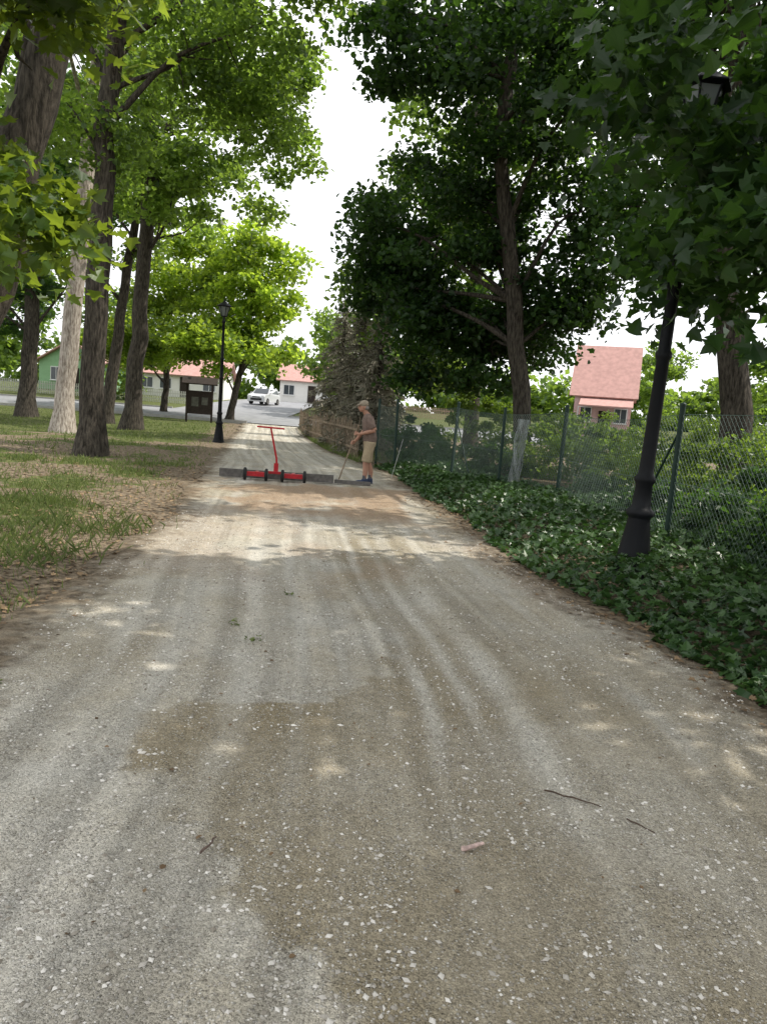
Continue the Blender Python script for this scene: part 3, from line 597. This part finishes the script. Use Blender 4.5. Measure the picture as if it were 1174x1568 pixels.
for x in np.arange(-40,-18,.16): box(mb,(x,66,float(H(0,66))+.55),(.07,.03,1.1))
box(mb,(-29,66.04,float(H(0,66))+.85),(22,.04,.07)); box(mb,(-29,66.04,float(H(0,66))+.3),(22,.04,.07)); mb.obj('picket_fence',[mat('picket_paint',(.5,.5,.46),.8)])
mb=MB()
for x in np.arange(-7.4,6,.16): box(mb,(x,72,float(H(0,72))+.55),(.07,.03,1.1))
box(mb,(-.7,72.04,float(H(0,72))+.85),(13.4,.04,.07)); mb.obj('picket_fence',[mat('picket_paint2',(.45,.3,.22),.8)])
# ------------------------------------------------------------ car
def car(loc,rz,col):
    e=empty('parked_car',loc,rz); W=.88
    side=[(-2.1,.28),(-2.15,.75),(-1.95,.95),(-1.05,1.05),(-.45,1.58),(1.5,1.62),(2.0,1.05),(2.1,.9),(2.1,.3)]
    mb=MB(); n=len(side)
    def ins(z): return W if z<1.06 else W-.16
    Vl=[(x_,-ins(z_),z_) for x_,z_ in side]; Vr=[(x_,ins(z_),z_) for x_,z_ in side]
    mb.add(Vl+Vr,np.array([[i,(i+1)%n,(i+1)%n+n,i+n] for i in range(n)])); k=np.arange(n); mb.add(Vl,k[::-1]); mb.add(Vr,k)
    o=mb.obj('body',[mat('car_paint',col,.3,.3)],parent=e); bv=o.modifiers.new('b','BEVEL'); bv.width=.05; bv.segments=3
    mb=MB()
    mb.add([(-1.03,-.74,1.09),(-1.03,.74,1.09),(-.5,.66,1.55),(-.5,-.66,1.55)],[0,1,2,3]); mb.V[-1]+=np.array([-.03,0,.02])
    for sg in (1,-1): mb.add(np.array([(-.85,.86,1.1),(1.75,.86,1.1),(1.35,.745,1.52),(-.4,.745,1.52)])*[1,sg,1],[0,1,2,3])
    mb.obj('windows',[M_win],parent=e)
    mb=MB()
    for x_ in (-1.35,1.35):
        for sg in (1,-1):
            addtube(mb,[(x_,sg*.70,.33),(x_,sg*.92,.33)],[.33,.33],20,0); addtube(mb,[(x_,sg*.88,.33),(x_,sg*.93,.33)],[.2,.2],12,1)
    mb.obj('wheels',[M_rubber,M_steel],parent=e)
    mb=MB(); box(mb,(-2.16,0,.5),(.06,1.1,.2)); box(mb,(-2.12,0,.72),(.08,.8,.1)); mb.obj('grille_and_bumper',[M_rubber],parent=e)
    mb=MB()
    for sg in (1,-1): box(mb,(-2.1,sg*.66,.78),(.1,.32,.16)); box(mb,(-.9,sg*1.0,1.12),(.1,.2,.13))
    mb.obj('headlights_and_mirrors',[M_frame],parent=e)
car((-12.6,74,float(H(0,74))+.06),rad(78),(.62,.63,.65))
# ------------------------------------------------------------ path grading drag
e=empty('path_drag',(-2.2,14.85,.02),rad(6)); mb=MB()
box(mb,(0,.15,.10),(2.3,.07,.16)); box(mb,(0,.45,.06),(2.3,.05,.08)); 
for x in (-1.1,0,1.1): box(mb,(x,.3,.09),(.05,.3,.05))
box(mb,(1.55,.2,.05),(.75,.09,.07),0,Matrix.Rotation(rad(-6),3,'Z'))
mb.obj('scraper_beams',[M_steel],parent=e); mb=MB()
for a,b in ((-.58,-.2),(.14,.52)): box(mb,((a+b)/2,-.12,.13),(b-a,.07,.09)); box(mb,((a+b)/2,.02,.15),(.06,.24,.05))
box(mb,(-.03,-.03,.17),(.36,.05,.05))
addtube(mb,[(0,.0,.15),(-.02,-.02,.45),(-.16,-.10,1.07)],[.022,.02,.018],8)
addtube(mb,[(-.43,-.08,1.07),(.11,-.12,1.06)],[.017,.017],8); box(mb,(-.02,0,.27),(.09,.06,.18))
mb.obj('red_frame_and_handle',[M_redpaint],parent=e); mb=MB()
for x in (-.62,-.2,.12,.56):
    y_=-.13
    addtube(mb,[(x-.03,y_,.125),(x-.02,y_,.125),(x+.02,y_,.125),(x+.03,y_,.125)],[.105,.125,.125,.105],20,0); addtube(mb,[(x-.036,y_,.125),(x+.036,y_,.125)],[.055,.055],12,1)
mb.obj('wheels',[M_rubber,M_steel],parent=e)
# ------------------------------------------------------------ man with rake
man=empty('man_with_rake',(-.40,15.7,.015),rad(192))
skin=mat('skin',(.42,.23,.16),.55,noise=.15,nscale=20); shirt=mat('shirt_cloth',(.20,.145,.12),.9,noise=.35,nscale=22,bump=.2,bscale=30)
shorts=mat('khaki_shorts',(.36,.29,.19),.9,noise=.15,nscale=15,bump=.2,bscale=30); shoe=mat('shoe_blue',(.03,.045,.09),.7); cap=mat('cap_cloth',(.30,.25,.19),.9,noise=.15)
def ell(mb,c,r,seg=16,rings=10,mat_=0,R=None):
    V=[];c=np.array(c)
    for i in range(1,rings):
        p=math.pi*i/rings
        for j in range(seg):
            a=2*math.pi*j/seg; V.append((r[0]*math.sin(p)*math.cos(a),r[1]*math.sin(p)*math.sin(a),r[2]*math.cos(p)))
    V+= [(0,0,r[2]),(0,0,-r[2])]; V=np.array(V)
    if R is not None: V=V@np.array(R).T
    V=V+c; n=(rings-1)*seg
    F=[[i*seg+j,(i+1)*seg+j,(i+1)*seg+(j+1)%seg,i*seg+(j+1)%seg] for i in range(rings-2) for j in range(seg)]
    k0=mb.n; mb.add(V,F,mat_,.5,True)
    T=[[n,j,(j+1)%seg] for j in range(seg)]; B=[[n+1,(rings-2)*seg+(j+1)%seg,(rings-2)*seg+j] for j in range(seg)]
    mb.L.append((np.array(T+B)+k0).ravel()); mb.S.append(np.full(2*seg,3)); mb.M.append(np.full(2*seg,mat_)); mb.T.append(np.full(2*seg,.5)); mb.sm.append(np.full(2*seg,True))
def loft(mb,rings,seg=16):
    a=np.linspace(0,2*np.pi,seg,endpoint=False); V=np.concatenate([np.stack([c[0]+rx*np.cos(a),c[1]+ry*np.sin(a),np.full(seg,c[2])],1) for c,rx,ry in rings]); k=np.arange(seg);k2=(k+1)%seg
    F=np.concatenate([np.stack([i*seg+k,i*seg+k2,(i+1)*seg+k2,(i+1)*seg+k],1) for i in range(len(rings)-1)]); k0=mb.n
    mb.add(V,F,0,.5,True)
    for q,fl in ((k[::-1],0),(k+(len(rings)-1)*seg,0)):
        mb.L.append(q+k0); mb.S.append(np.array([seg])); mb.M.append(np.array([0])); mb.T.append(np.array([.5])); mb.sm.append(np.array([True]))
def limb(mb,pts,rr,sides=12):
    n=10; P=interp_path(pts,n*2); R_=np.interp(np.linspace(0,1,n*2),np.linspace(0,1,len(rr)),rr)
    V,F,s_,_=tube(P,R_,sides); k0=mb.n; mb.add(V,F,0,.5,True)
    for q in (np.arange(s_)[::-1],np.arange(s_)+(n*2-1)*s_):
        mb.L.append(q+k0); mb.S.append(np.array([s_])); mb.M.append(np.array([0])); mb.T.append(np.array([.5])); mb.sm.append(np.array([True]))
def remesh(o,vox,it=2):
    m=o.modifiers.new('r','REMESH'); m.mode='VOXEL'; m.voxel_size=vox; m.use_smooth_shade=True
    s_=o.modifiers.new('s','SMOOTH'); s_.factor=.5; s_.iterations=it
hA=np.array([.27,.08,1.24]); hB=np.array([.62,.02,.03]); ax=(hB-hA)/np.linalg.norm(hB-hA)
def onh(z): return hA+(hB-hA)*(hA[2]-z)/(hA[2]-hB[2])
body=MB()
Rh=Matrix.Rotation(rad(16),3,'Y')
ell(body,(.185,0,1.625),(.095,.075,.118),R=Rh); ell(body,(.215,0,1.575),(.07,.055,.065),R=Rh)
ell(body,(.285,0,1.60),(.022,.014,.026)); 
for sg in (1,-1): ell(body,(.17,sg*.077,1.61),(.018,.01,.03))
limb(body,[(.06,0,1.42),(.13,0,1.50),(.17,0,1.58)],[.07,.056,.055])
loft(body,[((0,0,.86),.1,.14),((0,0,.98),.11,.155),((.03,0,1.15),.10,.14),((.06,0,1.33),.11,.165),((.07,0,1.43),.08,.15),((.08,0,1.47),.05,.07)])
FT={1:(.10,.11),-1:(-.06,-.11)}
for sg in (1,-1):
    fx,fy=FT[sg]
    limb(body,[(0,sg*.09,.92),(fx*.5+.03,fy,.5),(fx-.03,fy,.27),(fx-.02,fy,.06)],[.09,.062,.056,.036]); 
    limb(body,[(.06,sg*.17,1.41),( (-.05 if sg>0 else .08),sg*.255,1.15)],[.055,.043])
    hp=onh(1.06 if sg>0 else .86); el_=np.array([(-.05 if sg>0 else .08),sg*.255,1.15 if sg>0 else 1.13])
    fd=(hp-el_); fd/=np.linalg.norm(fd); side=-(fd-ax*np.dot(fd,ax)); side/=np.linalg.norm(side)
    wr=hp+side*.065; limb(body,[el_,(el_+wr)/2,wr],[.045,.04,.026])
    pc=hp+side*.03; w2=np.cross(ax,side)
    limb(body,[wr,pc+ax*.0],[.025,.03]); limb(body,[pc-ax*.038,pc+ax*.038],[.017,.017],8)
    for k,off in enumerate((-.033,-.011,.011,.033)):
        rr_=.026; ln=[300,320,310,280][k]; an=np.radians(np.linspace(-10,ln*.75,9)); base=hp+ax*off
        P=np.array([base+rr_*(np.cos(t)*side+np.sin(t)*w2*sg) for t in an]); V,F,s_,_=tube(P,np.linspace(.0095,.0075,9),8); body.add(V,F,0,.5,True)
        body.add(V[:8][::-1],np.arange(8)); body.add(V[-8:],np.arange(8))
    an=np.radians(np.linspace(0,-170,7)); P=np.array([hp-ax*(.030+.018*i/6)+.028*(np.cos(t)*side+np.sin(t)*w2*sg) for i,t in enumerate(an)]); V,F,s_,_=tube(P,np.linspace(.012,.009,7),8); body.add(V,F,0,.5,True); body.add(V[:8][::-1],np.arange(8)); body.add(V[-8:],np.arange(8))
o=body.obj('body',[skin],parent=man); remesh(o,.0065,2)
mb=MB(); loft(mb,[((0,0,.90),.145,.185),((.0,0,1.0),.15,.19),((.03,0,1.15),.14,.18),((.055,0,1.32),.14,.20),((.07,0,1.42),.105,.185),((.085,0,1.47),.065,.09),((.10,0,1.49),.06,.065)])
for sg in (1,-1): limb(mb,[(.06,sg*.14,1.415),(.045 if sg>0 else .07,sg*.20,1.31),((-.02 if sg>0 else .08),sg*.24,1.19)],[.082,.078,.074])
o=mb.obj('shirt',[shirt],parent=man); remesh(o,.013,3)
mb=MB(); loft(mb,[((0,0,.80),.13,.17),((0,0,.88),.14,.18),((0,0,.94),.135,.175)])
for sg in (1,-1):
    fx,fy=FT[sg]; limb(mb,[(0,sg*.09,.88),(fx*.3+.01,fy,.68),(fx*.5+.02,fy,.47)],[.115,.108,.105])
o=mb.obj('shorts',[shorts],parent=man); remesh(o,.013,2)
mb=MB()
for sg in (1,-1):
    fx,fy=FT[sg]; ell(mb,(fx+.05,fy,.045),(.14,.05,.045)); ell(mb,(fx-.02,fy,.085),(.062,.05,.06)); box(mb,(fx+.05,fy,.008),(.26,.088,.016))
o=mb.obj('shoes',[shoe],parent=man); remesh(o,.01,2)
mb=MB()
for sg in (1,-1):
    fx,fy=FT[sg]; lathe(mb,[(.045,.1),(.046,.17),(.05,.19)],(fx-.02,fy,0),12)
mb.obj('socks',[mat('sock',(.1,.1,.11),.9)],parent=man)
mb=MB(); ell(mb,(.178,0,1.675),(.106,.088,.085),R=Rh); ell(mb,(.27,0,1.665),(.09,.07,.012),R=Matrix.Rotation(rad(22),3,'Y')); mb.obj('cap',[cap],parent=man)
mb=MB(); 
for sg in (1,-1): ell(mb,(.266,sg*.03,1.628),(.012,.013,.008))
ell(mb,(.272,0,1.552),(.012,.024,.006)); mb.obj('eyes_and_mouth',[mat('face_dark',(.06,.03,.03),.5)],parent=man)
mb=MB(); ell(mb,(.135,0,1.60),(.07,.078,.06)); mb.obj('hair',[mat('grey_hair',(.22,.2,.18),.9)],parent=man)
mb=MB(); addtube(mb,[hA,hB],[.014,.014],10); mb.obj('rake_handle',[M_wood],parent=man)
mb=MB(); addtube(mb,[(.63,-.20,.05),(.63,.24,.05)],[.012,.012],6)
for q in np.arange(-.19,.24,.04): addtube(mb,[(.63,q,.05),(.645,q,-.005)],[.005,.003],5)
mb.obj('rake_head',[M_steel],parent=man)
